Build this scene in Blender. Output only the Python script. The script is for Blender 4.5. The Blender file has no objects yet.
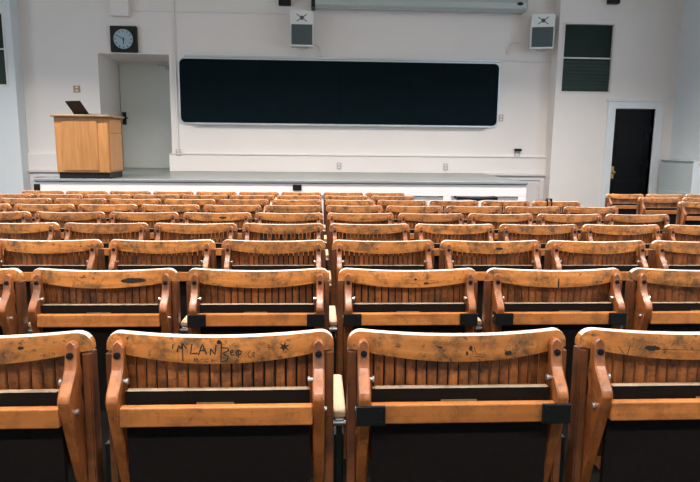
import bpy, bmesh, math, random
from mathutils import Vector, Matrix

random.seed(7)
scene = bpy.context.scene
COL = scene.collection
PI = math.pi
EYE = 1.50

# ------------------------------------------------------------------ materials
def new_mat(name):
    m = bpy.data.materials.new(name)
    m.use_nodes = True
    nt = m.node_tree
    return m, nt, nt.nodes['Principled BSDF']

def N(nt, kind, **kw):
    n = nt.nodes.new(kind)
    for k, v in kw.items():
        setattr(n, k, v)
    return n

def link(nt, a, b):
    nt.links.new(a, b)

def plain(name, col, rough=.5, metal=0., bump=0., bscale=60, var=0., coat=0., spec=.5):
    m, nt, p = new_mat(name)
    p.inputs['Base Color'].default_value = (*col, 1)
    p.inputs['Roughness'].default_value = rough
    p.inputs['Metallic'].default_value = metal
    p.inputs['Coat Weight'].default_value = coat
    p.inputs['Specular IOR Level'].default_value = spec
    tc = N(nt, 'ShaderNodeTexCoord')
    no = N(nt, 'ShaderNodeTexNoise')
    no.inputs['Scale'].default_value = bscale
    no.inputs['Detail'].default_value = 5
    link(nt, tc.outputs['Object'], no.inputs['Vector'])
    if var:
        mx = N(nt, 'ShaderNodeMix', data_type='RGBA')
        mx.inputs[6].default_value = (*[c * (1 - var) for c in col], 1)
        mx.inputs[7].default_value = (*[min(1, c * (1 + var)) for c in col], 1)
        n2 = N(nt, 'ShaderNodeTexNoise')
        n2.inputs['Scale'].default_value = bscale * .07
        n2.inputs['Detail'].default_value = 6
        link(nt, tc.outputs['Object'], n2.inputs['Vector'])
        link(nt, n2.outputs['Fac'], mx.inputs[0])
        link(nt, mx.outputs[2], p.inputs['Base Color'])
    if bump:
        b = N(nt, 'ShaderNodeBump')
        b.inputs['Strength'].default_value = bump
        b.inputs['Distance'].default_value = .01
        link(nt, no.outputs['Fac'], b.inputs['Height'])
        link(nt, b.outputs['Normal'], p.inputs['Normal'])
    return m

def wood(name, c_dark, c_light, axis='x', stain=.45, stain_col=(.035, .025, .015), rough=.42, coat=.25,
         island=0., fine=1., spots=.5):
    """varnished wood: grain stretched along one axis, grimy blotches, small ink specks"""
    m, nt, p = new_mat(name)
    tc = N(nt, 'ShaderNodeTexCoord')
    oi = N(nt, 'ShaderNodeObjectInfo')
    off = N(nt, 'ShaderNodeMath', operation='MULTIPLY')
    off.inputs[1].default_value = 37.
    link(nt, oi.outputs['Random'], off.inputs[0])
    va = N(nt, 'ShaderNodeVectorMath', operation='ADD')
    link(nt, tc.outputs['Object'], va.inputs[0])
    link(nt, off.outputs[0], va.inputs[1])
    mp = N(nt, 'ShaderNodeMapping')
    s = [42 * fine] * 3
    s['xyz'.index(axis)] = 2.6 * fine
    mp.inputs['Scale'].default_value = s
    link(nt, va.outputs[0], mp.inputs['Vector'])
    g = N(nt, 'ShaderNodeTexNoise')
    g.inputs['Scale'].default_value = 1.
    g.inputs['Detail'].default_value = 7
    g.inputs['Roughness'].default_value = .62
    g.inputs['Distortion'].default_value = .6
    link(nt, mp.outputs[0], g.inputs['Vector'])
    r = N(nt, 'ShaderNodeValToRGB')
    r.color_ramp.elements[0].position = .3
    r.color_ramp.elements[1].position = .68
    r.color_ramp.elements[0].color = (*c_dark, 1)
    r.color_ramp.elements[1].color = (*c_light, 1)
    link(nt, g.outputs['Fac'], r.inputs['Fac'])
    col = r.outputs['Color']
    # tone variation from board to board
    hs = N(nt, 'ShaderNodeHueSaturation')
    mr = N(nt, 'ShaderNodeMapRange')
    mr.inputs['To Min'].default_value = .86
    mr.inputs['To Max'].default_value = 1.12
    link(nt, oi.outputs['Random'], mr.inputs['Value'])
    val = mr.outputs[0]
    if island:
        ge = N(nt, 'ShaderNodeNewGeometry')
        m2 = N(nt, 'ShaderNodeMapRange')
        m2.inputs['To Min'].default_value = 1 - island
        m2.inputs['To Max'].default_value = 1 + island
        link(nt, ge.outputs['Random Per Island'], m2.inputs['Value'])
        mm = N(nt, 'ShaderNodeMath', operation='MULTIPLY')
        link(nt, val, mm.inputs[0]); link(nt, m2.outputs[0], mm.inputs[1])
        val = mm.outputs[0]
    link(nt, val, hs.inputs['Value'])
    link(nt, col, hs.inputs['Color'])
    col = hs.outputs['Color']
    # grime blotches
    if stain:
        b = N(nt, 'ShaderNodeTexNoise')
        b.inputs['Scale'].default_value = 14.
        b.inputs['Detail'].default_value = 10
        b.inputs['Roughness'].default_value = .76
        link(nt, va.outputs[0], b.inputs['Vector'])
        br = N(nt, 'ShaderNodeMapRange')
        br.inputs['From Min'].default_value = .47
        br.inputs['From Max'].default_value = .63
        br.inputs['To Max'].default_value = stain
        link(nt, b.outputs['Fac'], br.inputs['Value'])
        mx = N(nt, 'ShaderNodeMix', data_type='RGBA')
        link(nt, br.outputs[0], mx.inputs[0])
        link(nt, col, mx.inputs[6])
        mx.inputs[7].default_value = (*stain_col, 1)
        col = mx.outputs[2]
    if spots:
        b = N(nt, 'ShaderNodeTexNoise')
        b.inputs['Scale'].default_value = 75.
        b.inputs['Detail'].default_value = 3
        link(nt, va.outputs[0], b.inputs['Vector'])
        br = N(nt, 'ShaderNodeMapRange')
        br.inputs['From Min'].default_value = .62
        br.inputs['From Max'].default_value = .70
        br.inputs['To Max'].default_value = spots
        link(nt, b.outputs['Fac'], br.inputs['Value'])
        mx = N(nt, 'ShaderNodeMix', data_type='RGBA')
        link(nt, br.outputs[0], mx.inputs[0])
        link(nt, col, mx.inputs[6])
        mx.inputs[7].default_value = (.02, .014, .01, 1)
        col = mx.outputs[2]
    link(nt, col, p.inputs['Base Color'])
    rr = N(nt, 'ShaderNodeMapRange')
    rr.inputs['To Min'].default_value = rough - .1
    rr.inputs['To Max'].default_value = rough + .14
    link(nt, g.outputs['Fac'], rr.inputs['Value'])
    link(nt, rr.outputs[0], p.inputs['Roughness'])
    p.inputs['Coat Weight'].default_value = coat
    p.inputs['Coat Roughness'].default_value = .3
    bp = N(nt, 'ShaderNodeBump')
    bp.inputs['Strength'].default_value = .12
    bp.inputs['Distance'].default_value = .004
    link(nt, g.outputs['Fac'], bp.inputs['Height'])
    link(nt, bp.outputs['Normal'], p.inputs['Normal'])
    return m

M = {}
M['rail'] = wood('oak_top_rail', (.34, .108, .019), (.62, .235, .047), 'x', .88, (.045, .033, .014), .45, .12, spots=.8)
M['edge'] = wood('oak_edge_highlight', (.68, .52, .38), (.84, .71, .58), 'x', .12, rough=.32, coat=.45, spots=.2)  # pale cream painted on rail tops as the overhead highlight
M['slat'] = wood('oak_slats', (.23, .064, .015), (.46, .15, .034), 'z', .8, (.022, .015, .008), .5, .06, island=.34, spots=.7)
M['slat_dark'] = wood('gap_dark_slats', (.014, .010, .008), (.035, .02, .012), 'z', .4, rough=.55, coat=0, spots=0)  # near-black slats stand in for the dark gaps of missing slats
M['leg'] = wood('oak_rear_leg', (.23, .064, .016), (.41, .137, .034), 'z', .6, rough=.34, coat=.55)
M['stile'] = wood('oak_stile', (.12, .036, .011), (.20, .065, .018), 'z', .7, rough=.46, coat=.1)  # oak darkened in colour for the shade on the stiles
M['cross'] = wood('oak_cross_rail', (.40, .128, .027), (.56, .205, .049), 'x', .45, rough=.42, coat=.15, spots=.3)
M['arm'] = wood('worn_armrest', (.50, .30, .16), (.64, .43, .27), 'y', .15, rough=.4, coat=.2, spots=.1)
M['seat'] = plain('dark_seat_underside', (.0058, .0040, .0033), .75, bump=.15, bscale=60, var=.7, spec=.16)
M['seat_edge'] = wood('worn_seat_edge', (.19, .13, .075), (.36, .27, .18), 'x', .5, rough=.5, coat=0, spots=.6)
M['iron'] = plain('dark_green_iron', (.006, .011, .010), .5, .0, var=.3, spec=.3)
M['black_metal'] = plain('black_painted_metal', (.005, .0055, .006), .45, spec=.3)
M['bolt'] = plain('dark_bolt', (.035, .04, .05), .35, .8)
M['steel'] = plain('worn_steel', (.62, .62, .60), .3, .9)
M['paper'] = plain('aged_paper_label', (.24, .17, .07), .8, var=.4)
M['ink'] = plain('black_ink', (.02, .013, .008), .7)
M['ink_faint'] = plain('faded_ink', (.075, .04, .018), .6)
M['wall'] = plain('cream_wall_paint', (.77, .72, .685), .75, bump=.06, bscale=25, var=.025)
M['wall_cool'] = plain('pale_cool_wall', (.66, .70, .72), .75, bump=.06, bscale=25, var=.025)  # cooler, bluer tone than the cream walls
M['trim'] = plain('wall_trim_paint', (.70, .655, .63), .6)
M['white'] = plain('white_stage_paint', (.68, .635, .635), .55, var=.03)
M['frame_white'] = plain('white_frame_paint', (.72, .75, .77), .5)
M['ceiling'] = plain('ceiling_paint', (.62, .61, .58), .8)
M['floor'] = plain('dark_floor', (.0045, .004, .0035), .9, var=.4, spec=.03)
M['stage'] = plain('grey_stage_floor', (.155, .17, .165), .28, var=.15, bscale=30)
M['nosing'] = plain('stage_nosing_metal', (.33, .36, .38), .35, .6)
M['board'] = plain('chalkboard_slate', (.0024, .0078, .0108), .7, var=.3, spec=.06)
M['alu'] = plain('board_frame_aluminium', (.55, .60, .62), .35, .7)
M['glass_dark'] = plain('dark_green_pane', (.006, .017, .012), .4, var=.3, spec=.15)
M['louver'] = plain('grey_green_louver', (.022, .042, .033), .5, spec=.2)
M['door_pale'] = plain('pale_green_door_paint', (.64, .67, .63), .6, var=.04)
M['door_black'] = plain('black_door_paint', (.0025, .003, .0035), .45, spec=.2)
M['brass'] = plain('brass', (.62, .42, .16), .3, .9)
M['lectern'] = wood('light_oak_lectern', (.29, .122, .032), (.43, .198, .060), 'z', .0, rough=.45, coat=.15, spots=0., fine=.7)
M['lectern_top'] = wood('lectern_top_edge', (.22, .12, .05), (.33, .19, .09), 'x', .0, rough=.4, coat=.2, spots=0.)
M['black'] = plain('black_plastic', (.005, .005, .006), .5, spec=.25)
M['lcd'] = plain('dark_screen', (.006, .007, .008), .15)
M['spk'] = plain('speaker_white', (.70, .72, .69), .5)
M['grille'] = plain('speaker_grille', (.06, .085, .09), .6, bump=.4, bscale=400)
M['screen'] = plain('screen_case_grey', (.42, .46, .45), .4)
M['plate'] = plain('grey_plate', (.45, .44, .42), .45)
M['brown_plate'] = plain('tan_plate', (.38, .25, .12), .5)
M['dial'] = plain('clock_dial', (.30, .40, .46), .2)
M['clock_case'] = plain('dark_clock_case', (.010, .008, .006), .5, spec=.25)
M['cab_side'] = plain('blue_grey_side_shade', (.50, .565, .57), .45, var=.05)  # side of the white cabinet, its bluish shade put into the colour
M['cab_front'] = plain('white_laminate', (.72, .76, .79), .45)
M['yellow'] = plain('yellow_strip', (.75, .42, .06), .5)
M['brown'] = plain('dark_brown_wood', (.12, .05, .025), .5)
M['lamp'] = None

# ------------------------------------------------------------------ mesh helpers
def obj(name, bm, mat, parent=None, loc=(0, 0, 0), smooth=False):
    me = bpy.data.meshes.new(name)
    bmesh.ops.recalc_face_normals(bm, faces=bm.faces)
    bm.to_mesh(me); bm.free()
    for mm in (mat if isinstance(mat, (list, tuple)) else [mat]):
        me.materials.append(mm)
    if smooth:
        for p in me.polygons: p.use_smooth = True
    return inst(name, me, parent, loc)

def inst(name, me, parent=None, loc=(0, 0, 0)):
    o = bpy.data.objects.new(name, me)
    COL.objects.link(o)
    o.location = loc
    if parent: o.parent = parent
    return o

def thing(name, label, cat, loc=(0, 0, 0), rot=(0, 0, 0), group=None):
    o = bpy.data.objects.new(name, None)
    COL.objects.link(o)
    o.location = loc; o.rotation_euler = rot
    o.empty_display_size = .1
    return tag(o, label, cat, group)

def tag(o, label, cat, group=None):
    o['label'] = label; o['category'] = cat
    if group: o['group'] = group
    return o

def struct(name, bm, mat, parent=None, loc=(0, 0, 0)):
    o = obj(name, bm, mat, parent, loc)
    if parent is None: o['kind'] = 'structure'
    return o

def box(bm, x0, x1, y0, y1, z0, z1, bev=0., seg=2):
    r = bmesh.ops.create_cube(bm, size=1)
    vs = r['verts']
    for v in vs:
        v.co = Vector(((x0 + x1) / 2 + v.co.x * (x1 - x0), (y0 + y1) / 2 + v.co.y * (y1 - y0), (z0 + z1) / 2 + v.co.z * (z1 - z0)))
    if bev:
        es = list({e for v in vs for e in v.link_edges})
        bmesh.ops.bevel(bm, geom=es, offset=bev, segments=seg, affect='EDGES', profile=.5)
    return bm

def B(x0, x1, y0, y1, z0, z1, bev=0., seg=2):
    return box(bmesh.new(), x0, x1, y0, y1, z0, z1, bev, seg)

def cyl(bm, c, r, h, axis='z', seg=16, r2=None):
    res = bmesh.ops.create_cone(bm, cap_ends=True, segments=seg, radius1=r, radius2=r if r2 is None else r2, depth=h)
    rot = {'z': Matrix.Identity(3), 'x': Matrix.Rotation(PI / 2, 3, 'Y'), 'y': Matrix.Rotation(PI / 2, 3, 'X')}[axis]
    for v in res['verts']:
        v.co = rot @ v.co + Vector(c)
    return bm

def C(c, r, h, axis='z', seg=16, r2=None):
    return cyl(bmesh.new(), c, r, h, axis, seg, r2)

def loft(bm, rings, cap=True):
    vr = [[bm.verts.new(p) for p in ring] for ring in rings]
    n = len(vr[0])
    for a, b in zip(vr[:-1], vr[1:]):
        for i in range(n):
            bm.faces.new((a[i], a[(i + 1) % n], b[(i + 1) % n], b[i]))
    if cap:
        bm.faces.new(vr[0]); bm.faces.new(vr[-1])
    return vr

def tube(bm, pts, r, seg=6):
    pts = [Vector(p) for p in pts]
    rings = []
    for i, p in enumerate(pts):
        d = (pts[min(i + 1, len(pts) - 1)] - pts[max(i - 1, 0)]).normalized()
        up = Vector((0, 0, 1)) if abs(d.z) < .9 else Vector((1, 0, 0))
        a = d.cross(up).normalized(); b = d.cross(a)
        rings.append([p + a * math.cos(2 * PI * k / seg) * r + b * math.sin(2 * PI * k / seg) * r for k in range(seg)])
    loft(bm, rings)
    return bm

def frame_bm(x0, x1, z0, z1, y0, y1, w, bev=0.):
    bm = bmesh.new()
    box(bm, x0, x0 + w, y0, y1, z0, z1, bev); box(bm, x1 - w, x1, y0, y1, z0, z1, bev)
    box(bm, x0 + w, x1 - w, y0, y1, z0, z0 + w, bev); box(bm, x0 + w, x1 - w, y0, y1, z1 - w, z1, bev)
    return bm

# ------------------------------------------------------------------ room shell
XL, XR, YB, YF, ZC = -8.0, 6.66, -3.6, 11.6, 4.75
YS = 11.3                                   # face of the wall pieces either side of the stage recess
RAKE = .0329
Y1, DROW, H1 = 1.345, .8256, EYE - .4315 - .82
def floor_z(y): return max(0., H1 - RAKE * (y - Y1))
Y0F = Y1 + H1 / RAKE

bm = bmesh.new()
pts = [(YB - .2, floor_z(YB - .2)), (Y0F, 0.), (YF + 1.6, 0.), (YF + 1.6, -.2), (YB - .2, -.2)]
loft(bm, [[(XL - .2, y, z) for y, z in pts], [(XR + .2, y, z) for y, z in pts]])
struct('floor', bm, M['floor'])
struct('ceiling', B(XL - .2, XR + .2, YB - .2, YF + .2, ZC, ZC + .15), M['ceiling'])
struct('wall_rear', B(XL - .2, XR + .2, YB - .2, YB, -.1, ZC), M['wall_cool'])

# main back wall with the door recess cut through it
RX0, RX1, RZ0, RZ1 = -4.0, -2.725, .94, 3.045
bm = bmesh.new()
box(bm, -5.42, RX0, YF, YF + .2, 0, ZC)
box(bm, RX1, 4.47, YF, YF + .2, 0, ZC)
box(bm, RX0, RX1, YF, YF + .2, RZ1, ZC)
box(bm, RX0, RX1, YF, YF + .2, 0, RZ0 - .05)
struct('wall_back', bm, M['wall'])
bm = bmesh.new()
box(bm, RX0 - .12, RX0, YF + .2, YF + 1.3, RZ0 - .05, RZ1 + .12)
box(bm, RX1, RX1 + .12, YF + .2, YF + 1.3, RZ0 - .05, RZ1 + .12)
box(bm, RX0, RX1, YF + .2, YF + 1.3, RZ1, RZ1 + .12)
box(bm, RX0, RX1, YF + 1.2, YF + 1.3, RZ0 - .05, RZ1)
struct('wall_recess', bm, M['wall'])
# door in the recess
d = struct('door_1', B(RX0 + .012, RX1 - .045, YF + 1.15, YF + 1.2, RZ0, RZ1 - .05, .004), M['door_pale'])
bm = B(RX0, RX1, YF + 1.14, YF + 1.2, RZ1 - .05, RZ1)
box(bm, RX1 - .042, RX1, YF + 1.14, YF + 1.2, RZ0, RZ1 - .05)
obj('door_frame', bm, M['trim'], d)
bm = B(RX0 + .035, RX0 + .115, YF + 1.13, YF + 1.15, RZ0 + .87, RZ0 + 1.12, .004)
cyl(bm, (RX0 + .075, YF + 1.11, RZ0 + 1.0), .014, .06, 'y', 10)
box(bm, RX0 + .06, RX0 + .16, YF + 1.075, YF + 1.095, RZ0 + .985, RZ0 + 1.015, .005)
obj('door_handle', bm, M['black_metal'], d)
bm = B(RX1 - .34, RX1 - .06, YF + 1.09, YF + 1.15, RZ1 - .14, RZ1 - .075, .006)
tube(bm, [(RX1 - .2, YF + 1.08, RZ1 - .09), (RX1 - .42, YF + 1.0, RZ1 - .07), (RX1 - .5, YF + 1.12, RZ1 - .06)], .011)
obj('door_closer', bm, M['plate'], d)

# walls either side of the recess
DX0, DX1, DZ1 = 5.535, 6.305, 2.175          # black door opening
bm = bmesh.new()
VX0, VX1, VZ0, VZ1 = 4.455, 5.425, 2.445, 3.70
cuts = [4.31, VX0, VX1, DX0, DX1, XR + .2]
box(bm, 4.375, VX0, YS, YF + .2, -.1, ZC)
box(bm, VX0, VX1, YS, YF + .2, VZ1, ZC); box(bm, VX0, VX1, YS, YF + .2, -.1, VZ0); box(bm, VX0, VX1, YS + .1, YF + .2, VZ0, VZ1)
box(bm, VX1, DX0, YS, YF + .2, -.1, ZC)
box(bm, DX0, DX1, YS, YF + .2, DZ1, ZC); box(bm, DX0, DX1, YS + .14, YF + .2, -.1, DZ1)
box(bm, DX1, XR + .2, YS, YF + .2, -.1, ZC)
struct('wall_back_right', bm, M['wall'])
LX1 = -5.42
LV0, LV1 = -6.35, -5.46
bm = bmesh.new()
box(bm, XL - .2, LV0, YS, YF + .2, -.1, ZC)
box(bm, LV0, LV1, YS, YF + .2, VZ1 - .02, ZC); box(bm, LV0, LV1, YS, YF + .2, -.1, VZ0 - .03); box(bm, LV0, LV1, YS + .1, YF + .2, VZ0 - .03, VZ1 - .02)
box(bm, LV1, -5.34, YS, YF + .2, -.1, ZC)
struct('wall_back_left', bm, M['wall_cool'])

# dark two-light windows high in those walls
def high_window(n, x0, x1, z0, z1):
    w = struct('window_%d' % n, B(x0 + .03, x1 - .03, YS + .055, YS + .075, z0 + .03, z1 - .03), M['glass_dark'])
    bm = frame_bm(x0, x1, z0, z1, YS - .012, YS + .1, .032, .003)
    zm = z0 + (z1 - z0) * .505
    box(bm, x0 + .03, x1 - .03, YS + .02, YS + .06, zm - .012, zm + .012)
    obj('window_frame', bm, M['trim'], w)
    bm = bmesh.new()
    for i in range(9):
        box(bm, x0 + .034, x1 - .034, YS + .04, YS + .052, z0 + .04 + i * .062, z0 + .095 + i * .062)
    obj('lower_louver', bm, M['louver'], w)
high_window(1, LV0, LV1, VZ0 - .03, VZ1 - .02)
high_window(2, VX0, VX1, VZ0, VZ1)

# black panelled door on the right
d = struct('door_2', B(DX0 + .012, DX1 - .012, YS + .07, YS + .11, .02, DZ1 - .012, .003), M['door_black'])
bm = bmesh.new()
zs = [.14, .52, .86, 1.2, 1.55, 1.85, DZ1 - .1]
for a, b in zip(zs[:-1], zs[1:]):
    for q in (frame_bm(DX0 + .11, DX1 - .11, a + .05, b - .05, YS + .055, YS + .072, .022),):
        me = bpy.data.meshes.new('tmp'); q.to_mesh(me); q.free(); bm.from_mesh(me); bpy.data.meshes.remove(me)
obj('door_panel', bm, M['door_black'], d)
bm = B(DX0 + .04, DX0 + .1, YS + .055, YS + .07, .87, 1.10, .004)
cyl(bm, (DX0 + .07, YS + .03, .99), .012, .06, 'y', 10)
r = bmesh.ops.create_uvsphere(bm, u_segments=14, v_segments=10, radius=.032)
for v in r['verts']: v.co += Vector((DX0 + .07, YS - .005, .99))
obj('door_knob', bm, M['brass'], d)
for z in (.55, 1.15, 1.8):
    bm = C((DX1 - .015, YS + .055, z), .014, .11, 'z', 10)
    obj('hinge', bm, M['black_metal'], d)
bm = bmesh.new()
for x0, x1 in ((DX0 - .15, DX0), (DX1, DX1 + .15)):
    box(bm, x0, x1, YS - .035, YS + .1, 0, DZ1 + .13, .006)
box(bm, DX0, DX1, YS - .035, YS + .1, DZ1, DZ1 + .13, .006)
box(bm, DX0 - .17, DX1 + .17, YS - .05, YS, DZ1 + .13, DZ1 + .16, .004)
obj('door_frame', bm, M['frame_white'], d)

# side walls: right and left, each with tall windows outside the frame
def side_wall(name, x0, x1, wins, z0, z1):
    bm = bmesh.new(); y = YB
    for a, b in wins:
        box(bm, x0, x1, y, a, -.1, ZC); box(bm, x0, x1, a, b, -.1, z0); box(bm, x0, x1, a, b, z1, ZC); y = b
    box(bm, x0, x1, y, YS, -.1, ZC)
    return struct(name, bm, M['wall_cool'])
WIN = [(-1.5, .6), (2.2, 4.3), (5.9, 8.0)]
WZ0, WZ1 = 1.7, 4.2
side_wall('wall_left', XL - .2, XL, WIN, WZ0, WZ1)
side_wall('wall_right', XR, XR + .2, WIN, WZ0, WZ1)

# tall plinth along the back wall, ledge and beadboard below stage level at both ends
STZ, SY0 = .938, 9.0                          # stage top, stage front
SX0, SX1 = -4.09, 3.135
bm = bmesh.new()
box(bm, -5.42, RX0 - .02, YF - .045, YF, STZ, 1.245, .004)
box(bm, RX1 - .05, 4.46, YF - .045, YF, STZ, 1.245, .004)
struct('baseboard_back', bm, M['wall'])
bm = bmesh.new()
box(bm, RX1 - .03, 4.45, YF - .06, YF, 1.247, 1.270, .003)
struct('trim_1', bm, M['trim'])
struct('trim_2', B(-3.36, -.56, YF - .02, YF, 3.785, 3.805, .003), M['trim'])
def wainscot(n, x0, x1):
    bm = bmesh.new()
    box(bm, x0, x1, YF - .025, YF, 0, STZ - .04)
    k = x0 + .12
    while k < x1 - .1:
        box(bm, k, k + .05, YF - .032, YF - .024, .1, STZ - .16, .003); k += .056
    w = struct('trim_%d' % n, bm, M['white'])
    bm = frame_bm(x0, x1, 0.0, STZ - .035, YF - .045, YF - .02, .09, .003)
    obj('panel_frame', bm, M['white'], w)
    obj('ledge', B(x0, x1, YF - .09, YF, STZ - .035, STZ - .005, .004), M['trim'], w)
wainscot(3, SX1 + .02, 4.37)
wainscot(4, -5.335, SX0 - .02)

# stage
st = struct('floor_stage', B(SX0, SX1, SY0 + .01, YF - .046, STZ - .045, STZ), M['stage'])
obj('stage_recess_floor', B(RX0 + .0, RX1, YF - .045, YF + 1.199, STZ - .045, STZ), M['stage'], st)
obj('nosing', B(SX0 - .01, SX1 + .015, SY0 - .02, SY0 + .009, STZ - .035, STZ + .002, .004), M['nosing'], st)
bm = bmesh.new()
box(bm, SX0, SX1, SY0 + .03, SY0 + .06, 0, STZ - .046)           # backing
fasz = STZ - .22
box(bm, SX0, SX1, SY0, SY0 + .03, fasz, STZ - .046, .003)
box(bm, SX0, SX1, SY0, SY0 + .03, 0, .14, .003)
xs = [SX0 + i * (SX1 - SX0) / 6 for i in range(7)]
for i, x in enumerate(xs):
    a = x - .06 if 0 < i < 6 else (x if i == 0 else x - .12)
    box(bm, a, a + .12, SY0, SY0 + .03, .14, fasz, .003)
obj('stage_front', bm, M['white'], st)
bm = bmesh.new(); x = SX0 + .13
while x < SX1 - .13:
    box(bm, x, x + .05, SY0 + .022, SY0 + .031, .14, fasz, .003); x += .056
obj('beadboard', bm, M['white'], st)
obj('stage_side', B(SX1 - .03, SX1, SY0 + .061, YF - .05, 0, STZ - .046), M['white'], st)
obj('stage_side', B(SX0, SX0 + .03, SY0 + .061, YF - .05, 0, STZ - .046), M['white'], st)

# ------------------------------------------------------------------ wall fittings
def rounded_rect(x0, x1, z0, z1, r, n=6):
    out = []
    for cx, cz, a0 in ((x1 - r, z1 - r, 0), (x0 + r, z1 - r, 90), (x0 + r, z0 + r, 180), (x1 - r, z0 + r, 270)):
        for k in range(n + 1):
            a = math.radians(a0 + 90 * k / n); out.append((cx + r * math.cos(a), cz + r * math.sin(a)))
    return out

t = thing('chalkboard', 'long two-panel black chalkboard with rounded corners and thin metal frame on the back wall', 'chalkboard', (.43, YF, 1.812))
cx, cz = .43, 1.812
X0, X1, Z0, Z1 = -2.56 - cx, 3.405 - cx, 0, 1.19
for x0, x1 in ((X0 + .02, -.034 - .004), (-.034 + .004, X1 - .02)):
    rr = rounded_rect(X0 + .02, X1 - .02, Z0 + .02, Z1 - .02, .1)
    ring = [(min(max(x, x0), x1), z) for x, z in rr]
    bm = bmesh.new()
    loft(bm, [[(x, -.035, z) for x, z in ring], [(x, -.004, z) for x, z in ring]])
    bmesh.ops.remove_doubles(bm, verts=bm.verts, dist=1e-5)
    obj('slate_panel', bm, M['board'], t)
bm = bmesh.new()
o_, i_ = rounded_rect(X0, X1, Z0, Z1, .11), rounded_rect(X0 + .024, X1 - .024, Z0 + .024, Z1 - .024, .09)
rings = [[(x, y, z) for x, z in q] for q, y in ((o_, 0), (o_, -.042), (i_, -.042), (i_, 0), (o_, 0))]
loft(bm, rings, cap=False)
obj('frame', bm, M['alu'], t)
obj('joint_strip', B(-.0365, -.0315, -.040, -.004, .03, Z1 - .03), M['board'], t)
obj('chalk_tray', B(X0 + .25, X1 - .25, -.095, -.04, -.012, .012, .004), M['alu'], t)
obj('map_rail', B(X0 + .12, X1 - .02, -.07, -.0, Z1 + .004, Z1 + .04, .004), M['alu'], t)

o = obj('conduit', B(3.33, 4.46, YF - .025, YF, 3.02, 3.055, .004), M['trim'])
tag(o, 'horizontal painted conduit from the chalkboard to the right corner of the recess', 'conduit')
bm = B(-2.63, -2.595, YF - .03, YF, 1.345, ZC + .004, .004)
o = obj('conduit', bm, M['trim'])
tag(o, 'vertical painted conduit left of the chalkboard ending at a socket', 'conduit')
def outlet(x, z, w, h, y, mat, label, cat='socket', dark=False, name='wall_outlet'):
    t = thing(name, label, cat, (x, y, z))
    obj('plate', B(-w / 2, w / 2, -.014, 0, -h / 2, h / 2, .003), mat, t)
    bm = bmesh.new()
    for s in (-1, 1):
        box(bm, -w * .22, w * .22, -.0175, -.013, s * h * .24 - h * .12, s * h * .24 + h * .12, .002)
    obj('socket', bm, M['black'] if dark else M['trim'], t)
    return t
outlet(.393, 1.06, .085, .125, YF - .045, M['plate'], 'small grey wall socket below the middle of the chalkboard')
outlet(2.43, 1.06, .085, .125, YF - .045, M['plate'], 'small grey wall socket below the right part of the chalkboard')
outlet(-2.60, 1.29, .09, .11, YF - .060, M['plate'], 'small wall socket at the foot of the vertical conduit')
t = outlet(3.82, 1.33, .11, .12, YF, M['plate'], 'wall socket with a black plug on top, right of the chalkboard')
obj('plug', B(-.065, .065, -.075, -.012, .04, .085, .006), M['black'], t)
outlet(3.47, 1.99, .09, .13, YF, M['plate'], 'grey switch plate just right of the lower chalkboard corner', 'switch plate', name='switch_plate')
outlet(-4.40, 2.41, .12, .12, YF, M['brown_plate'], 'tan switch plate on the wall above the laptop', 'switch plate', name='switch_plate')
outlet(4.02, 3.66, .09, .13, YF, M['brown_plate'], 'tan plate on the wall just left of the right-hand loudspeaker', 'switch plate', name='switch_plate')
o = outlet(-.31, .835, .13, .085, SY0 - .001, M['black'], 'black floor socket in the white stage front below the chalkboard', dark=True)
o = outlet(-4.06, .80, .085, .12, SY0 - .001, M['black'], 'black socket at the left end of the white stage front', dark=True)

t = thing('wall_clock', 'square dark wall clock with pale round dial above the recessed door', 'clock', (-3.50, YF, 3.065))
obj('case', B(-.235, .235, -.08, 0, 0, .455, .01), M['clock_case'], t)
obj('dial', C((0, -.083, .225), .172, .01, 'y', 48), M['dial'], t)
bm = bmesh.new()
n = 48; rings = []
for r_, y in ((.172, -.08), (.19, -.08), (.19, -.093), (.172, -.093), (.172, -.08)):
    rings.append([(r_ * math.cos(2 * PI * k / n), y, .225 + r_ * math.sin(2 * PI * k / n)) for k in range(n)])
loft(bm, rings, cap=False)
obj('bezel', bm, M['clock_case'], t)
bm = bmesh.new()
for k in range(12):
    a = k * PI / 6; R_ = Matrix.Rotation(a, 3, 'Y')
    q = bmesh.new(); box(q, -.006, .006, -.0895, -.0875, .125, .158)
    for v in q.verts: v.co = R_ @ v.co + Vector((0, 0, .225))
    me = bpy.data.meshes.new('tmp'); q.to_mesh(me); q.free(); bm.from_mesh(me); bpy.data.meshes.remove(me)
obj('hour_marks', bm, M['clock_case'], t)
for nm, a, L, w in (('hour_hand', math.radians(178), .085, .008), ('minute_hand', math.radians(-62), .135, .006)):
    q = bmesh.new(); box(q, -w, w, -.0935, -.0905, -.03, L)
    R_ = Matrix.Rotation(a, 3, 'Y')
    for v in q.verts: v.co = R_ @ v.co + Vector((0, 0, .225))
    obj(nm, q, M['clock_case'], t)

o = obj('cable_duct', B(-3.70, -3.375, YF - .13, YF, 3.68, ZC + .004, .006), M['wall'])
tag(o, 'cream boxed duct running up the wall above the clock', 'duct')

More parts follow.
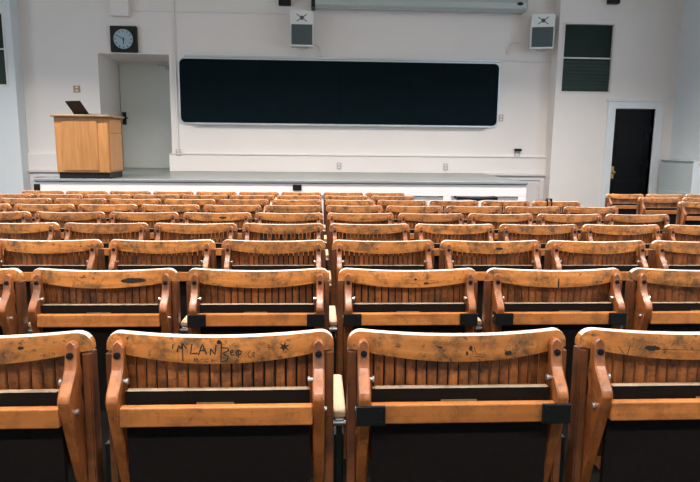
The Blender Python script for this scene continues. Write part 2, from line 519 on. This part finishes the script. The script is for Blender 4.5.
def speaker(x, z, rz, label):
    t = thing('loudspeaker', label, 'loudspeaker', (x, YF - .26, z), (0, 0, rz))
    w, h, dp = .205, .60, .13
    bm = bmesh.new()
    ring0 = rounded_rect(-w, w, 0, h, .025); ring1 = rounded_rect(-w * .8, w * .8, .04, h - .04, .02)
    loft(bm, [[(a, -dp, b) for a, b in ring0], [(a, .03, b) for a, b in ring0], [(a, dp, b) for a, b in ring1]])
    obj('cabinet', bm, M['spk'], t)
    obj('grille', B(-w + .02, w - .02, -dp - .012, -dp + .001, .03, .375, .006), M['grille'], t)
    n = 32; bm = bmesh.new(); rings = []
    for r_, y in ((.125, -dp - .012), (.14, -dp - .012), (.14, -dp - .016), (.125, -dp - .016), (.125, -dp - .012)):
        rings.append([(r_ * math.cos(2 * PI * k / n), y, .2025 + r_ * math.sin(2 * PI * k / n)) for k in range(n)])
    loft(bm, rings, cap=False)
    obj('woofer_ring', bm, M['grille'], t)
    bm = bmesh.new()
    for s in (-1, 1):                             # flared horn mouth, crossed ribs
        q = bmesh.new(); box(q, -.11, .11, -dp - .006, -dp + .001, -.007, .007)
        R_ = Matrix.Rotation(s * .6, 3, 'Y')
        for v in q.verts: v.co = R_ @ v.co + Vector((0, 0, .487))
        me = bpy.data.meshes.new('tmp'); q.to_mesh(me); q.free(); bm.from_mesh(me); bpy.data.meshes.remove(me)
    cyl(bm, (0, -dp - .004, .487), .035, .012, 'y', 20)
    obj('tweeter_horn', bm, M['grille'], t)
    bm = B(-.04, .04, dp - .005, .26, .22, .36, .004)
    obj('wall_bracket', bm, M['plate'], t)
    bm = bmesh.new()
    tube(bm, [(-.1, -.05, .0), (-.05, -.04, -.03), (.03, -.04, -.035), (.1, 0, -.01), (.06, .08, 0.005)], .01)
    obj('cable', bm, M['plate'], t)
    return t
speaker(-.295, 3.175, .0, 'pale loudspeaker with dark grille above the left half of the chalkboard')
speaker(4.07, 3.215, -.22, 'pale loudspeaker with dark grille in the right corner above the chalkboard')
for x, z, lb in ((-.02, 3.17, 'short cable loop hanging below the loudspeaker above the chalkboard'), (3.60, 3.27, 'short cable loop hanging beside the loudspeaker in the right corner')):
    bm = bmesh.new()
    s = 1 if x < 1 else -1
    tube(bm, [(x - .12 * s, YF - .05, z + .09), (x - .04 * s, YF - .04, z + .11), (x + .04 * s, YF - .03, z + .05), (x + .05 * s, YF - .02, z - .06)], .012)
    box(bm, x + .05 * s - .03, x + .05 * s + .03, YF - .04, YF, z - .11, z - .03, .004)
    tag(obj('hanging_cable', bm, M['trim']), lb, 'cable')

t = thing('projection_screen', 'long pale grey projection screen case mounted high above the chalkboard', 'projection screen', (1.83, YF - .012, 3.875))
bm = bmesh.new()
prof = [(-.06, 0), (-.30, .0), (-.345, .03), (-.355, .12), (-.33, .2), (-.1, .22), (-.06, .18)]
loft(bm, [[(-1.89, y, z) for y, z in prof], [(1.90, y, z) for y, z in prof]])
obj('case', bm, M['screen'], t)
obj('end_mount', B(-1.96, -1.891, -.34, .010, -.015, .22, .01), M['black_metal'], t)
obj('end_mount', B(1.901, 1.93, -.34, .010, -.01, .22, .01), M['screen'], t)
obj('pull_bar', B(-1.86, 1.86, -.26, -.22, -.02, .0, .004), M['screen'], t)
bm = C((1.78, -.352, .11), .03, .012, 'y', 20)
for v in bm.verts: v.co.x = 1.78 + (v.co.x - 1.78) * 1.9
obj('black_badge', bm, M['black'], t)
o = obj('wall_box', B(-.72, -.50, YF - .12, YF, 3.93, 4.05, .008), M['black']); tag(o, 'small black box high on the wall left of the screen case', 'wall box')
o = obj('wall_box', B(5.22, 5.42, YS - .12, YS, 4.02, 4.14, .008), M['black']); tag(o, 'small black box high on the wall above the right window', 'wall box')

# ------------------------------------------------------------------ lectern and laptop
LX, LY = -3.44, 9.06
t = thing('lectern', 'light oak lectern with a dark plinth standing on the stage', 'lectern', (LX, LY, STZ))
# local: x -.36..+.36 , y 0..0.66
hB = .09; hT = .885
xl_t, xl_b, xr = -.350, -.345, .405
bm = bmesh.new()
loft(bm, [[(xl_b, .0, hB), (xr, .0, hB), (xr, .62, hB), (xl_b, .62, hB)], [(xl_t, .0, hT), (xr, .0, hT), (xr, .62, hT), (xl_t, .62, hT)]])
bmesh.ops.bevel(bm, geom=list(bm.edges), offset=.006, segments=2, affect='EDGES')
obj('body', bm, M['lectern'], t)
obj('front_panel', B(-.245, .255, -.010, .002, hB + .03, hT - .05, .004), M['lectern'], t)
bm = bmesh.new()
box(bm, xr - .001, xr + .008, .03, .59, .66, hT - .02, .003)
box(bm, xr - .001, xr + .008, .03, .59, hB + .02, .645, .003)
obj('side_panel', bm, M['lectern'], t)
obj('top', B(-.385, .445, -.045, .66, hT, hT + .032, .008), M['lectern_top'], t)
obj('plinth', B(xl_b + .02, xr - .012, .015, .60, 0, hB + .002, .004), M['black'], t)

t = thing('laptop', 'open black laptop standing on top of the oak lectern', 'laptop', (LX + .03, LY + .26, STZ + hT + .032), (0, 0, math.radians(-28)))
obj('base', B(-.15, .15, -.11, .11, 0, .018, .005), M['black'], t)
obj('keyboard', B(-.135, .135, -.03, .09, .0175, .020, .001), M['lcd'], t)
R_ = Matrix.Rotation(math.radians(40), 3, 'X')
for nm, q, mt in (('lid', B(-.15, .15, -.006, .006, 0, .225, .005), 'black'), ('display', B(-.138, .138, .0055, .0075, .015, .213), 'lcd')):
    for v in q.verts: v.co = R_ @ v.co + Vector((0, -.105, .019))
    obj(nm, q, M[mt], t)

# ------------------------------------------------------------------ cabinet, stand, stool
t = thing('cabinet', 'half-height pale cabinet with blue-grey shade painted on its side against the right wall', 'cabinet', (6.525, 10.0, 0))
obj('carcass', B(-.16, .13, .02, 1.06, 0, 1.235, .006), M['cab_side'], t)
obj('front', B(-.19, .13, 0, .021, .0, 1.24, .005), M['cab_front'], t)
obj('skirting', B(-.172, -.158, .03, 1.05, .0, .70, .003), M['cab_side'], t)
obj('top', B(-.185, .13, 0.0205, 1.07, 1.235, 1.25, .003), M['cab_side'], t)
obj('yellow_strip', B(-.10, .13, -.006, .001, 1.185, 1.215, .002), M['yellow'], t)

t = thing('post_stand', 'black post stand with a shallow dished top bar in front of the stage', 'stand', (2.21, 8.40, floor_z(8.4)))
bm = bmesh.new(); rings = []
for i in range(17):
    u = -1 + i / 8; x = .285 * u
    zt = .735 + .018 * abs(u) ** 1.5; zb = .735 - .012 - .03 * max(0, 1 - abs(u) * 2.2) ** 1.5 - .012 * abs(u)
    rings.append([(x, -.10, zb), (x, .10, zb), (x, .10, zt), (x, -.10, zt)])
loft(bm, rings)
obj('top_bar', bm, M['black'], t)
obj('post', C((0, 0, .37), .03, .70, 'z', 16), M['black'], t)
bm = bmesh.new()
for k in range(4):
    a = k * PI / 2 + .4
    tube(bm, [(0, 0, .05), (.15 * math.cos(a), .15 * math.sin(a), .045), (.26 * math.cos(a), .26 * math.sin(a), .022)], .02)
obj('foot', bm, M['black'], t)

t = thing('stool', 'small brown wooden stool in front of the panelled wall beside the stage end', 'stool', (3.24, 8.62, floor_z(8.62)))
obj('seat', B(-.075, .075, -.075, .075, .655, .69, .008), M['brown'], t)
for sx in (-1, 1):
    for sy in (-1, 1):
        bm = bmesh.new(); tube(bm, [(sx * .055, sy * .055, .66), (sx * .08, sy * .08, .012)], .012, 8)
        obj('leg', bm, M['brown'], t)

# ------------------------------------------------------------------ the folding auditorium chairs
HW = .2595                                     # half width of the top rail
TOP = .82
def bow(x): return -.022 + .044 * min(1.15, (abs(x) / HW)) ** 2

def rail_mesh():
    bm = bmesh.new(); rings = []
    n = 40
    xs = []
    for i in range(n + 1):
        u = -1 + 2 * i / n
        xs.append(HW * math.sin(u * PI / 2) if False else HW * u)
    r = .034
    ends = [HW - r + r * math.sin(a * PI / 2 / 6) for a in range(7)]
    core = [-(HW - r) + 2 * (HW - r) * i / 30 for i in range(31)]
    xs = [-e for e in reversed(ends)][:-1] + core + ends[1:]
    for x in xs:
        q = max(0., abs(x) - (HW - r))
        dz = r - math.sqrt(max(0., r * r - q * q))
        ztop = TOP - dz + .004 * (abs(x) / HW) ** 2
        zbot = TOP - .0635 + .021 * (abs(x) / HW) ** 2
        zbot = min(zbot, ztop - .004)
        y = bow(x); t = .0120; b = .0034
        rings.append([(x, y - t, zbot + b * .5), (x, y - t, ztop - b), (x, y - t * .93, ztop - b * .35), (x, y - t * .6, ztop),
                      (x, y + t * .6, ztop), (x, y + t, ztop - b), (x, y + t, zbot + b * .5), (x, y, zbot)])
    vr = loft(bm, rings)
    bm.faces.ensure_lookup_table()
    me = bpy.data.meshes.new('top_rail')
    bmesh.ops.recalc_face_normals(bm, faces=bm.faces)
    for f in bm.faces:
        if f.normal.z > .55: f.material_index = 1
        f.smooth = True
    bm.to_mesh(me); bm.free()
    me.set_sharp_from_angle(angle=math.radians(28))
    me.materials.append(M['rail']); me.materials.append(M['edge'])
    return me

def slats_mesh(dark=()):
    bm = bmesh.new(); n = 18; x0 = -.222; w = .444 / n
    for i in range(n):
        a = x0 + i * w + .0024; b = x0 + (i + 1) * w - .0024
        rings = []
        ya, yb = bow(a) + .0112, bow(b) + .0112
        for z in (.50, TOP - .045):
            rings.append([(a, ya + .002, z), (a + .002, ya, z), (b - .002, yb, z), (b, yb + .002, z), (b, yb + .009, z), (a, ya + .009, z)])
        k = len(bm.faces); loft(bm, rings)
        bm.faces.ensure_lookup_table()
        for f in bm.faces[k:]: f.material_index = int(i in dark)
    # lower batten that carries the slats
    rings = []
    for i in range(13):
        x = -.236 + .472 * i / 12; y = bow(x) + .0199
        rings.append([(x, y, .50), (x, y + .012, .50), (x, y + .012, .56), (x, y, .56)])
    loft(bm, rings)
    me = bpy.data.meshes.new('slat_panel')
    bmesh.ops.recalc_face_normals(bm, faces=bm.faces)
    bm.to_mesh(me); bm.free(); me.materials.append(M['slat']); me.materials.append(M['slat_dark'])
    return me

def mesh_of(name, bm, *mats, top_edge=False, smooth=False):
    me = bpy.data.meshes.new(name)
    bmesh.ops.recalc_face_normals(bm, faces=bm.faces)
    for f in bm.faces:
        if top_edge and f.normal.z > .7: f.material_index = 1
        f.smooth = smooth
    bm.to_mesh(me); bm.free()
    for m in mats: me.materials.append(m)
    return me

LEGX, LEGW = .2243, .0130
# rear edge of the leg (y, z): flat on the rail, S-bend out towards the rear, then slanting forwards to the floor
LEG = [(-.0245, .806), (-.0255, .785), (-.028, .765), (-.034, .745), (-.050, .725), (-.069, .705), (-.0765, .690), (-.0755, .676), (-.066, .645),
       (-.042, .580), (-.002, .470), (.040, .36), (.090, .22), (.132, .10), (.166, 0.)]
def smooth_path(p, k=3):
    out = []
    for i in range(len(p) - 1):
        p0, p1, p2, p3 = p[max(0, i - 1)], p[i], p[i + 1], p[min(len(p) - 1, i + 2)]
        for s in range(k):
            t = s / k
            out.append(tuple(.5 * ((2 * b) + (c - a) * t + (2 * a - 5 * b + 4 * c - d) * t * t + (3 * b - a - 3 * c + d) * t ** 3)
                             for a, b, c, d in zip(p0, p1, p2, p3)))
    out.append(p[-1]); return out
def leg_mesh():
    bm = bmesh.new(); rings = []
    for y, z in smooth_path(LEG):
        w = LEGW; dtop = .806 - z
        if dtop < .014: w = LEGW * math.sqrt(max(.12, 1 - (1 - dtop / .014) ** 2))
        yf = -.001 if z > .752 else min(-.001 + (.752 - z) * .4, .010)
        if z < .52: yf = max(.010, y + .052)
        if z > .56: yf = min(yf, y + .075)
        c = .0032
        rings.append([(-w, y + c, z), (-w + c, y, z), (w - c, y, z), (w, y + c, z), (w, yf - c, z), (w - c, yf, z), (-w + c, yf, z), (-w, yf - c, z)])
    loft(bm, rings)
    return mesh_of('rear_leg', bm, M['leg'], smooth=False)

ME = {}
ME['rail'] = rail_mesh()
ME['slats'] = slats_mesh()
ME['slats_gap'] = slats_mesh((3, 4, 6, 8, 10, 12, 14, 16))
ME['slats_gap2'] = slats_mesh((0, 2))
ME['leg'] = leg_mesh()
bm = bmesh.new()
loft(bm, [[(-.0101, y0, z), (.0101, y0, z), (.0101, y1, z), (-.0101, y1, z)] for y0, y1, z in ((.045, .10, 0), (.001, .048, .45), (-.001, .042, .772))])
bmesh.ops.bevel(bm, geom=[e for e in bm.edges if abs((e.verts[0].co - e.verts[1].co).z) > .1], offset=.003, segments=2, affect='EDGES')
ME['stile'] = mesh_of('side_stile', bm, M['stile'])
bm = B(-.2112, .2112, -.071, -.050, .627, .672, .0035)
ME['cross'] = mesh_of('cross_rail', bm, M['cross'])
# folded-up seat: dark board standing between the legs, worn pale top edge
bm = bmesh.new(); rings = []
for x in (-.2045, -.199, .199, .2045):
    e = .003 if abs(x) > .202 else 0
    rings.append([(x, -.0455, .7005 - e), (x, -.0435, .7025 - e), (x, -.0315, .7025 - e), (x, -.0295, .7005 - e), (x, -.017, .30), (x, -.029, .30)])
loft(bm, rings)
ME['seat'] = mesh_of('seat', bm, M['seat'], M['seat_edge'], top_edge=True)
bm = bmesh.new(); cyl(bm, (0, 0, 0), .0075, .006, 'y', 16); cyl(bm, (0, -.004, 0), .004, .005, 'y', 6)
ME['bolt'] = mesh_of('bolt', bm, M['bolt'])
bm = bmesh.new(); cyl(bm, (0, 0, 0), .005, .013, 'x', 12); cyl(bm, (.005, 0, 0), .0075, .004, 'x', 12)
ME['pin'] = mesh_of('hinge_pin', bm, M['steel'])
bm = bmesh.new(); cyl(bm, (0, 0, 0), .0065, .008, 'x', 12)
ME['sidebolt'] = mesh_of('side_bolt', bm, M['steel'])
# black angle bracket wrapping leg and rail
bm = bmesh.new(); box(bm, -.046, .018, -.0800, -.0705, .627, .672, .0015)
box(bm, .0152, .018, -.0705, -.035, .627, .672)
ME['bracket'] = mesh_of('corner_bracket', bm, M['black_metal'])
bm = bmesh.new()
for z in (.637, .662):
    cyl(bm, (-.036, -.0810, z), .0028, .003, 'y', 8)
ME['screw'] = mesh_of('bracket_screw', bm, M['bolt'])
ME['label'] = mesh_of('paper_label', B(-.028, .055, -.0025, 0, 0, .016, 0), M['paper'])

def ordinal(n): return ['', 'first', 'second', 'third', 'fourth', 'fifth', 'sixth', 'seventh', 'eighth', 'ninth'][n]
GAP = 'oak folding seat'
PITCH = .5512
XSEAM = .0700 + .2595
ROWDX = {1: -.001, 2: .004}
def row_y(k): return Y1 + (k - 1) * DROW - TOP * RAKE
def row_z(k): return H1 - RAKE * (k - 1) * DROW

chairs = {}
LOOK = {(1, -1): 'inked letters and a star on its top rail', (1, 0): 'black corner brackets', (1, 1): 'an oval scuff on its top rail',
        (1, -2): 'a small heart-like blot on its rail',
        (2, -2): 'a long black smear on its top rail', (4, -1): 'alternating dark back slats in place of gaps', (4, 0): 'two dark slats in place of gaps at one end'}
def ordrow(k): return {1: 'nearest row', 2: 'second nearest row'}.get(k, ordinal(k) + ' row from nearest')
def chair(k, j, xoff=0., right_block=None):
    look = LOOK.get((k, j))
    if right_block is not None:
        where = '%s beyond the right aisle, %s row from the nearest' % (['first', 'second', 'third'][right_block], ordinal(k))
        lab = 'oak folding seat, %s' % where
    else:
        side = 'right' if j >= 0 else 'left'; n = j + 1 if j >= 0 else -j
        if look: lab = 'oak folding seat with %s, %s' % (look, ordrow(k))
        else: lab = 'oak folding seat, %s, %s %s of centre armrest gap' % (ordrow(k), ordinal(n), side)
    x = XSEAM + PITCH * j + xoff + ROWDX.get(k, 0)
    t = thing('folding_chair', lab, 'chair', (x, row_y(k), row_z(k)), (-RAKE, 0, 0), 'wooden folding seats in rows')
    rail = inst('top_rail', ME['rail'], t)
    inst('slat_panel', ME[{(4, -1): 'slats_gap', (4, 0): 'slats_gap2'}.get((k, j), 'slats')], t)
    for s in (-1, 1):
        inst('side_stile', ME['stile'], t, (s * (HW - .0103), 0, 0))
        lg = inst('rear_leg', ME['leg'], t, (s * LEGX, 0, 0))
        if k <= 5:
            inst('bolt', ME['bolt'], lg, (0, -.0285, .777))
        if k <= 3:
            p = inst('hinge_pin', ME['pin'], lg, (-s * (LEGW + .004), -.030, .718))
            if s < 0: p.rotation_euler = (0, 0, 0)
            if s > 0: p.rotation_euler = (0, 0, PI)
        if k <= 2:
            inst('side_bolt', ME['sidebolt'], lg, (s * (LEGW + .002), -.040, .652))
    inst('cross_rail', ME['cross'], t)
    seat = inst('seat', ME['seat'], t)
    if (k, j) in ((1, 0), (2, -1), (2, 0), (2, 1)):
        for s in (-1, 1):
            b = inst('corner_bracket', ME['bracket'], t, (s * LEGX, 0, 0))
            b.scale = (s, 1, 1)
            inst('bracket_screw', ME['screw'], b)
    if k <= 2:
        inst('paper_label', ME['label'], seat, (-.02 if j != 1 else .03, -.0438, .657))
    chairs[(k, j)] = (t, rail)
    return t
ROWS = {1: (-2, 1), 2: (-3, 2), 3: (-3, 3), 4: (-4, 4), 5: (-5, 4), 6: (-6, 4), 7: (-6, 4), 8: (-7, 1), 9: (-7, 1)}
for k, (a, b) in ROWS.items():
    for j in range(a, b + 1): chair(k, j)
for k, n in ((7, 1), (8, 2), (9, 3)):
    for q in range(n): chair(k, 6 + q, .90 * PITCH, q)

# ---- pen marks and scuffs on the nearest rails
def ink_strokes(bm, strokes, r=.0011):
    for s in strokes:
        pts = []
        for a, b in zip(s[:-1], s[1:]):
            for i in range(4):
                t = i / 4; pts.append((a[0] + (b[0] - a[0]) * t, a[1] + (b[1] - a[1]) * t))
        pts.append(s[-1])
        rings = []
        P3 = [Vector((x, bow(x) - .0122, z)) for x, z in pts]
        for i, p in enumerate(P3):
            d = (P3[min(i + 1, len(P3) - 1)] - P3[max(0, i - 1)]); L = math.hypot(d.x, d.z) or 1
            nx, nz = -d.z / L * r, d.x / L * r
            rings.append([(p.x - nx, p.y, p.z - nz), (p.x + nx, p.y, p.z + nz), (p.x + nx, p.y + .0006, p.z + nz), (p.x - nx, p.y + .0006, p.z - nz)])
        loft(bm, rings)
def ink_blob(bm, x, z, rx, rz, n=18, jag=.25, star=0):
    rng = random.Random(int(x * 9999)); ring = []
    if not star:                                  # follow the bend of the rail in narrow strips
        rings = []; m = 14
        for i in range(m + 1):
            u = -1 + 2 * i / m; px = x + rx * u; e = math.sqrt(max(.02, 1 - u * u))
            zt = z + rz * e * (1 + rng.uniform(-jag, jag)); zb = z - rz * e * (1 + rng.uniform(-jag, jag)); y = bow(px)
            rings.append([(px, y - .0126, zb), (px, y - .0126, zt), (px, y - .0115, zt), (px, y - .0115, zb)])
        loft(bm, rings); return
    for i in range(n):
        a = 2 * PI * i / n + .3
        k = 1 + rng.uniform(-jag, jag)
        if star: k = (1.0 if i % 2 == 0 else .42) * rng.uniform(.8, 1.15)
        px, pz = x + rx * k * math.cos(a), z + rz * k * math.sin(a)
        ring.append((px, pz))
    loft(bm, [[(a, bow(a) - .0124, b) for a, b in ring], [(a, bow(a) - .0115, b) for a, b in ring]])
def to_local(cxpx, cypx):                       # zoomed sketch units -> metres on the rail face
    return ((160 + cxpx / 5) - 217.6) / 443., TOP - ((325 + cypx / 5) - 337.5) / 424.
ALAN = [[(65, 100), (62, 122)], [(84, 138), (95, 104), (104, 124), (112, 94), (113, 182)], [(112, 94), (134, 120)],
        [(160, 96), (152, 145), (186, 141)], [(190, 151), (212, 96), (231, 149)], [(199, 130), (226, 128)],
        [(250, 152), (251, 118), (272, 149), (279, 100)],
        [(306, 88), (300, 182)], [(299, 113), (336, 118), (340, 128), (310, 143), (338, 158), (330, 178), (300, 186)],
        [(346, 142), (362, 138), (358, 126), (348, 134), (352, 152), (368, 150)], [(374, 144), (388, 140), (384, 128), (374, 136), (378, 154), (392, 150)],
        [(390, 126), (386, 164)], [(390, 130), (402, 134), (398, 148), (388, 150)]]
FAINT = [[(446, 130), (432, 150), (442, 168), (464, 152)], [(452, 150), (464, 138)], [(466, 140), (462, 166)],
         [(170, 165), (172, 181), (184, 166), (190, 182)], [(200, 173), (211, 172)], [(236, 168), (222, 172), (222, 184), (238, 182)],
         [(536, 108), (538, 132)], [(524, 122), (550, 120)]]
t, rail = chairs[(1, -1)]
def ink(name, mat, strokes=(), blobs=(), r=.0012, rail=rail):
    bm = bmesh.new()
    ink_strokes(bm, strokes, r)
    for q in blobs: ink_blob(bm, *q)
    obj(name, bm, mat, rail)
L_ = lambda st: [[to_local(*p) for p in q] for q in st]
ink('ink_writing', M['ink'], L_(ALAN), r=.0014)
ink('ink_blot', M['ink'], blobs=[(*to_local(293, 88), .005, .005)])
ink('ink_star', M['ink'], blobs=[(*to_local(612, 121), .0135, .0125, 12, 0, 1)])
ink('faded_writing', M['ink_faint'], L_(FAINT[:3]), r=.0009)
ink('faded_writing', M['ink_faint'], L_(FAINT[3:6]), r=.0009)
ink('faded_cross', M['ink_faint'], L_(FAINT[6:]), r=.0009)
def marks(k, j, blobs, strokes=()):
    rail = chairs[(k, j)][1]
    for b in blobs: ink('ink_mark', M['ink'], blobs=[b], rail=rail)
    for q in strokes: ink('pen_stroke', M['ink'], [q], r=.0008, rail=rail)
marks(1, -2, [(.118, .795, .006, .004)], [])
marks(1, 0, [(.02, .79, .004, .006), (.012, .778, .003, .005), (.11, .775, .009, .006), (-.05, .792, .006, .002)],
      [[(.028, .79), (.034, .776), (.046, .774)], [(.03, .77), (.05, .769)], [(-.06, .797), (-.04, .783)], [(.100, .784), (.118, .768)]])
marks(1, 1, [(-.100, .785, .017, .006)], [[(-.085, .783), (.03, .781)], [(-.15, .79), (-.155, .765)], [(-.175, .785), (-.16, .765)]])
marks(2, -2, [(.112, .785, .042, .0095, 30, .14)])
marks(2, 0, [(.02, .79, .006, .003), (.06, .775, .009, .004)], [[(-.0, .776), (.03, .772)], [(.05, .77), (.09, .776)]])
marks(2, 1, [(.0, .77, .003, .02)], [])
marks(2, 2, [], [[(-.02, .79), (-.04, .785), (-.035, .765), (-.015, .768)], [(.0, .79), (.0, .765), (.02, .765)], [(.03, .788), (.055, .765)], [(.055, .788), (.03, .765)]])
marks(3, 1, [(.03, .785, .02, .006)], [])
marks(5, -2, [(.05, .785, .03, .008)], [])

# ---- armrests on iron standards, between neighbouring chairs
def armrest(k, j, label):
    x = .0700 + PITCH * j - .017 + ROWDX.get(k, 0)
    t = thing('armrest', label, 'armrest', (x, row_y(k), row_z(k)), (-RAKE, 0, 0), 'armrests between the seats')
    bm = B(-.0155, .0155, .03, .285, .598, .618, .006, 3)
    o = obj('arm', bm, M['arm'], t)
    bm = B(-.011, .011, .032, .052, .578, .597, .003)
    cyl(bm, (0, .036, .586), .006, .030, 'x', 10)
    obj('bracket', bm, M['steel'], t)
    bm = B(-.007, .007, .036, .06, .0, .578, .002)
    obj('post', bm, M['iron'], t)
    bm = B(-.0125, .0125, .0602, .11, 0.0, .545, .003)
    obj('standard', bm, M['iron'], t)
    return t
armrest(1, 0, 'pale worn armrest between the lettered seat and the bracketed seat, nearest row')
for j, lb in ((1, 'dark iron seat standard between the bracketed and the oval-scuffed nearest seats'), (-1, 'dark iron seat standard just left of the seat with inked letters')):
    t = thing('seat_standard', lb, 'seat standard', (.0700 + PITCH * j - .017, row_y(1), row_z(1)), (-RAKE, 0, 0), 'iron standards between the nearest seats')
    obj('post', B(-.007, .007, .036, .06, .0, .54, .002), M['iron'], t)
    obj('standard', B(-.0125, .0125, .0602, .11, 0.0, .52, .003), M['iron'], t)
armrest(2, 0, 'pale armrest in the centre gap of the second nearest row')
for j, w in ((-2, 'left of the black-smeared seat'), (-1, 'right of the black-smeared seat'), (1, 'first right of the centre gap'), (2, 'second right of the centre gap')):
    armrest(2, j, 'armrest on iron standard %s, second nearest row' % w)
for k in (3, 4, 5, 6): armrest(k, 0, 'pale armrest in the centre gap, %s row from the nearest' % ordinal(k))

# black strap over one rail of the seventh row
xs = XSEAM + PITCH * 4
t = thing('strap', 'short black strap slung over a chair rail near the panelled wall', 'strap', (xs - .095, row_y(7) + .027, row_z(7) + TOP))
for q, dx in enumerate((-.022, .022)):
    bm = bmesh.new()
    y0 = bow(-.095 + dx)
    tube(bm, [(dx, y0 - .022, -.05), (dx, y0 - .0225, -.01), (dx, y0 - .014, .014), (dx, y0 + .014, .014), (dx, y0 + .0225, -.012)], .0075)
    obj('band', bm, M['black'], t)
bm = bmesh.new(); y0 = bow(-.095); box(bm, -.03, .03, y0 - .022, y0 + .02, .0215, .0315, .003)
obj('grip', bm, M['black'], t)

# ------------------------------------------------------------------ lamps and daylight
def area(name, loc, rot, sx, sy, power, col, spread=180):
    l = bpy.data.lights.new(name, 'AREA'); l.shape = 'RECTANGLE'; l.size = sx; l.size_y = sy
    l.energy = power; l.color = col; l.spread = math.radians(spread)
    o = bpy.data.objects.new(name, l); COL.objects.link(o); o.location = loc; o.rotation_euler = rot
    return o
LM, nt, p = new_mat('lamp_diffuser')
p.inputs['Base Color'].default_value = (.9, .9, .88, 1)
p.inputs['Emission Color'].default_value = (1, .95, .9, 1); p.inputs['Emission Strength'].default_value = 2.
WARM = (1, .93, .87)
for y, pw in ((-1.4, 62), (1.6, 62), (4.6, 62), (7.6, 130)):
    for x in (-4.6, -.6, 3.4):
        bm = B(x - 1.2, x + 1.2, y - .16, y + .16, ZC - .07, ZC, .01)
        f = obj('ceiling_lamp', bm, LM); f['kind'] = 'structure'
        area('lamp', (x, y, ZC - .09), (0, 0, 0), 2.3, .28, pw * 1.12, WARM, 128)
COOL = (.72, .87, 1.0)
for a, b in WIN:
    area('window_light', (XL - .05, (a + b) / 2, (WZ0 + WZ1) / 2), (0, -PI / 2, 0), WZ1 - WZ0 - .1, b - a - .1, 30, COOL)
    area('window_light', (XR + .05, (a + b) / 2, (WZ0 + WZ1) / 2), (0, PI / 2, 0), WZ1 - WZ0 - .1, b - a - .1, 30, COOL)
w = bpy.data.worlds.new('World'); scene.world = w; w.use_nodes = True
w.node_tree.nodes['Background'].inputs['Color'].default_value = (.6, .75, 1, 1)
w.node_tree.nodes['Background'].inputs['Strength'].default_value = .6

# ------------------------------------------------------------------ camera
f_px, tilt, yaw, roll = 606., .1612, .0532, .0105
cy, sy, ct, sn = math.cos(yaw), math.sin(yaw), math.cos(tilt), math.sin(tilt)
F = Vector((sy * ct, cy * ct, -sn)); R = Vector((cy, -sy, 0)); D = F.cross(R)
R2 = math.cos(roll) * R - math.sin(roll) * D
D2 = math.sin(roll) * R + math.cos(roll) * D
cam = bpy.data.cameras.new('camera'); co = bpy.data.objects.new('camera', cam); COL.objects.link(co)
m = Matrix((R2, -D2, -F)).transposed().to_4x4(); m.translation = Vector((0, 0, EYE))
co.matrix_world = m
cam.sensor_fit = 'HORIZONTAL'; cam.sensor_width = 36; cam.lens = f_px / 700 * 36; cam.clip_start = .05
scene.camera = co

vs = scene.view_settings
vs.view_transform = 'Standard'; vs.look = 'None'; vs.gamma = 1; vs.use_curve_mapping = False
vs.exposure = .76
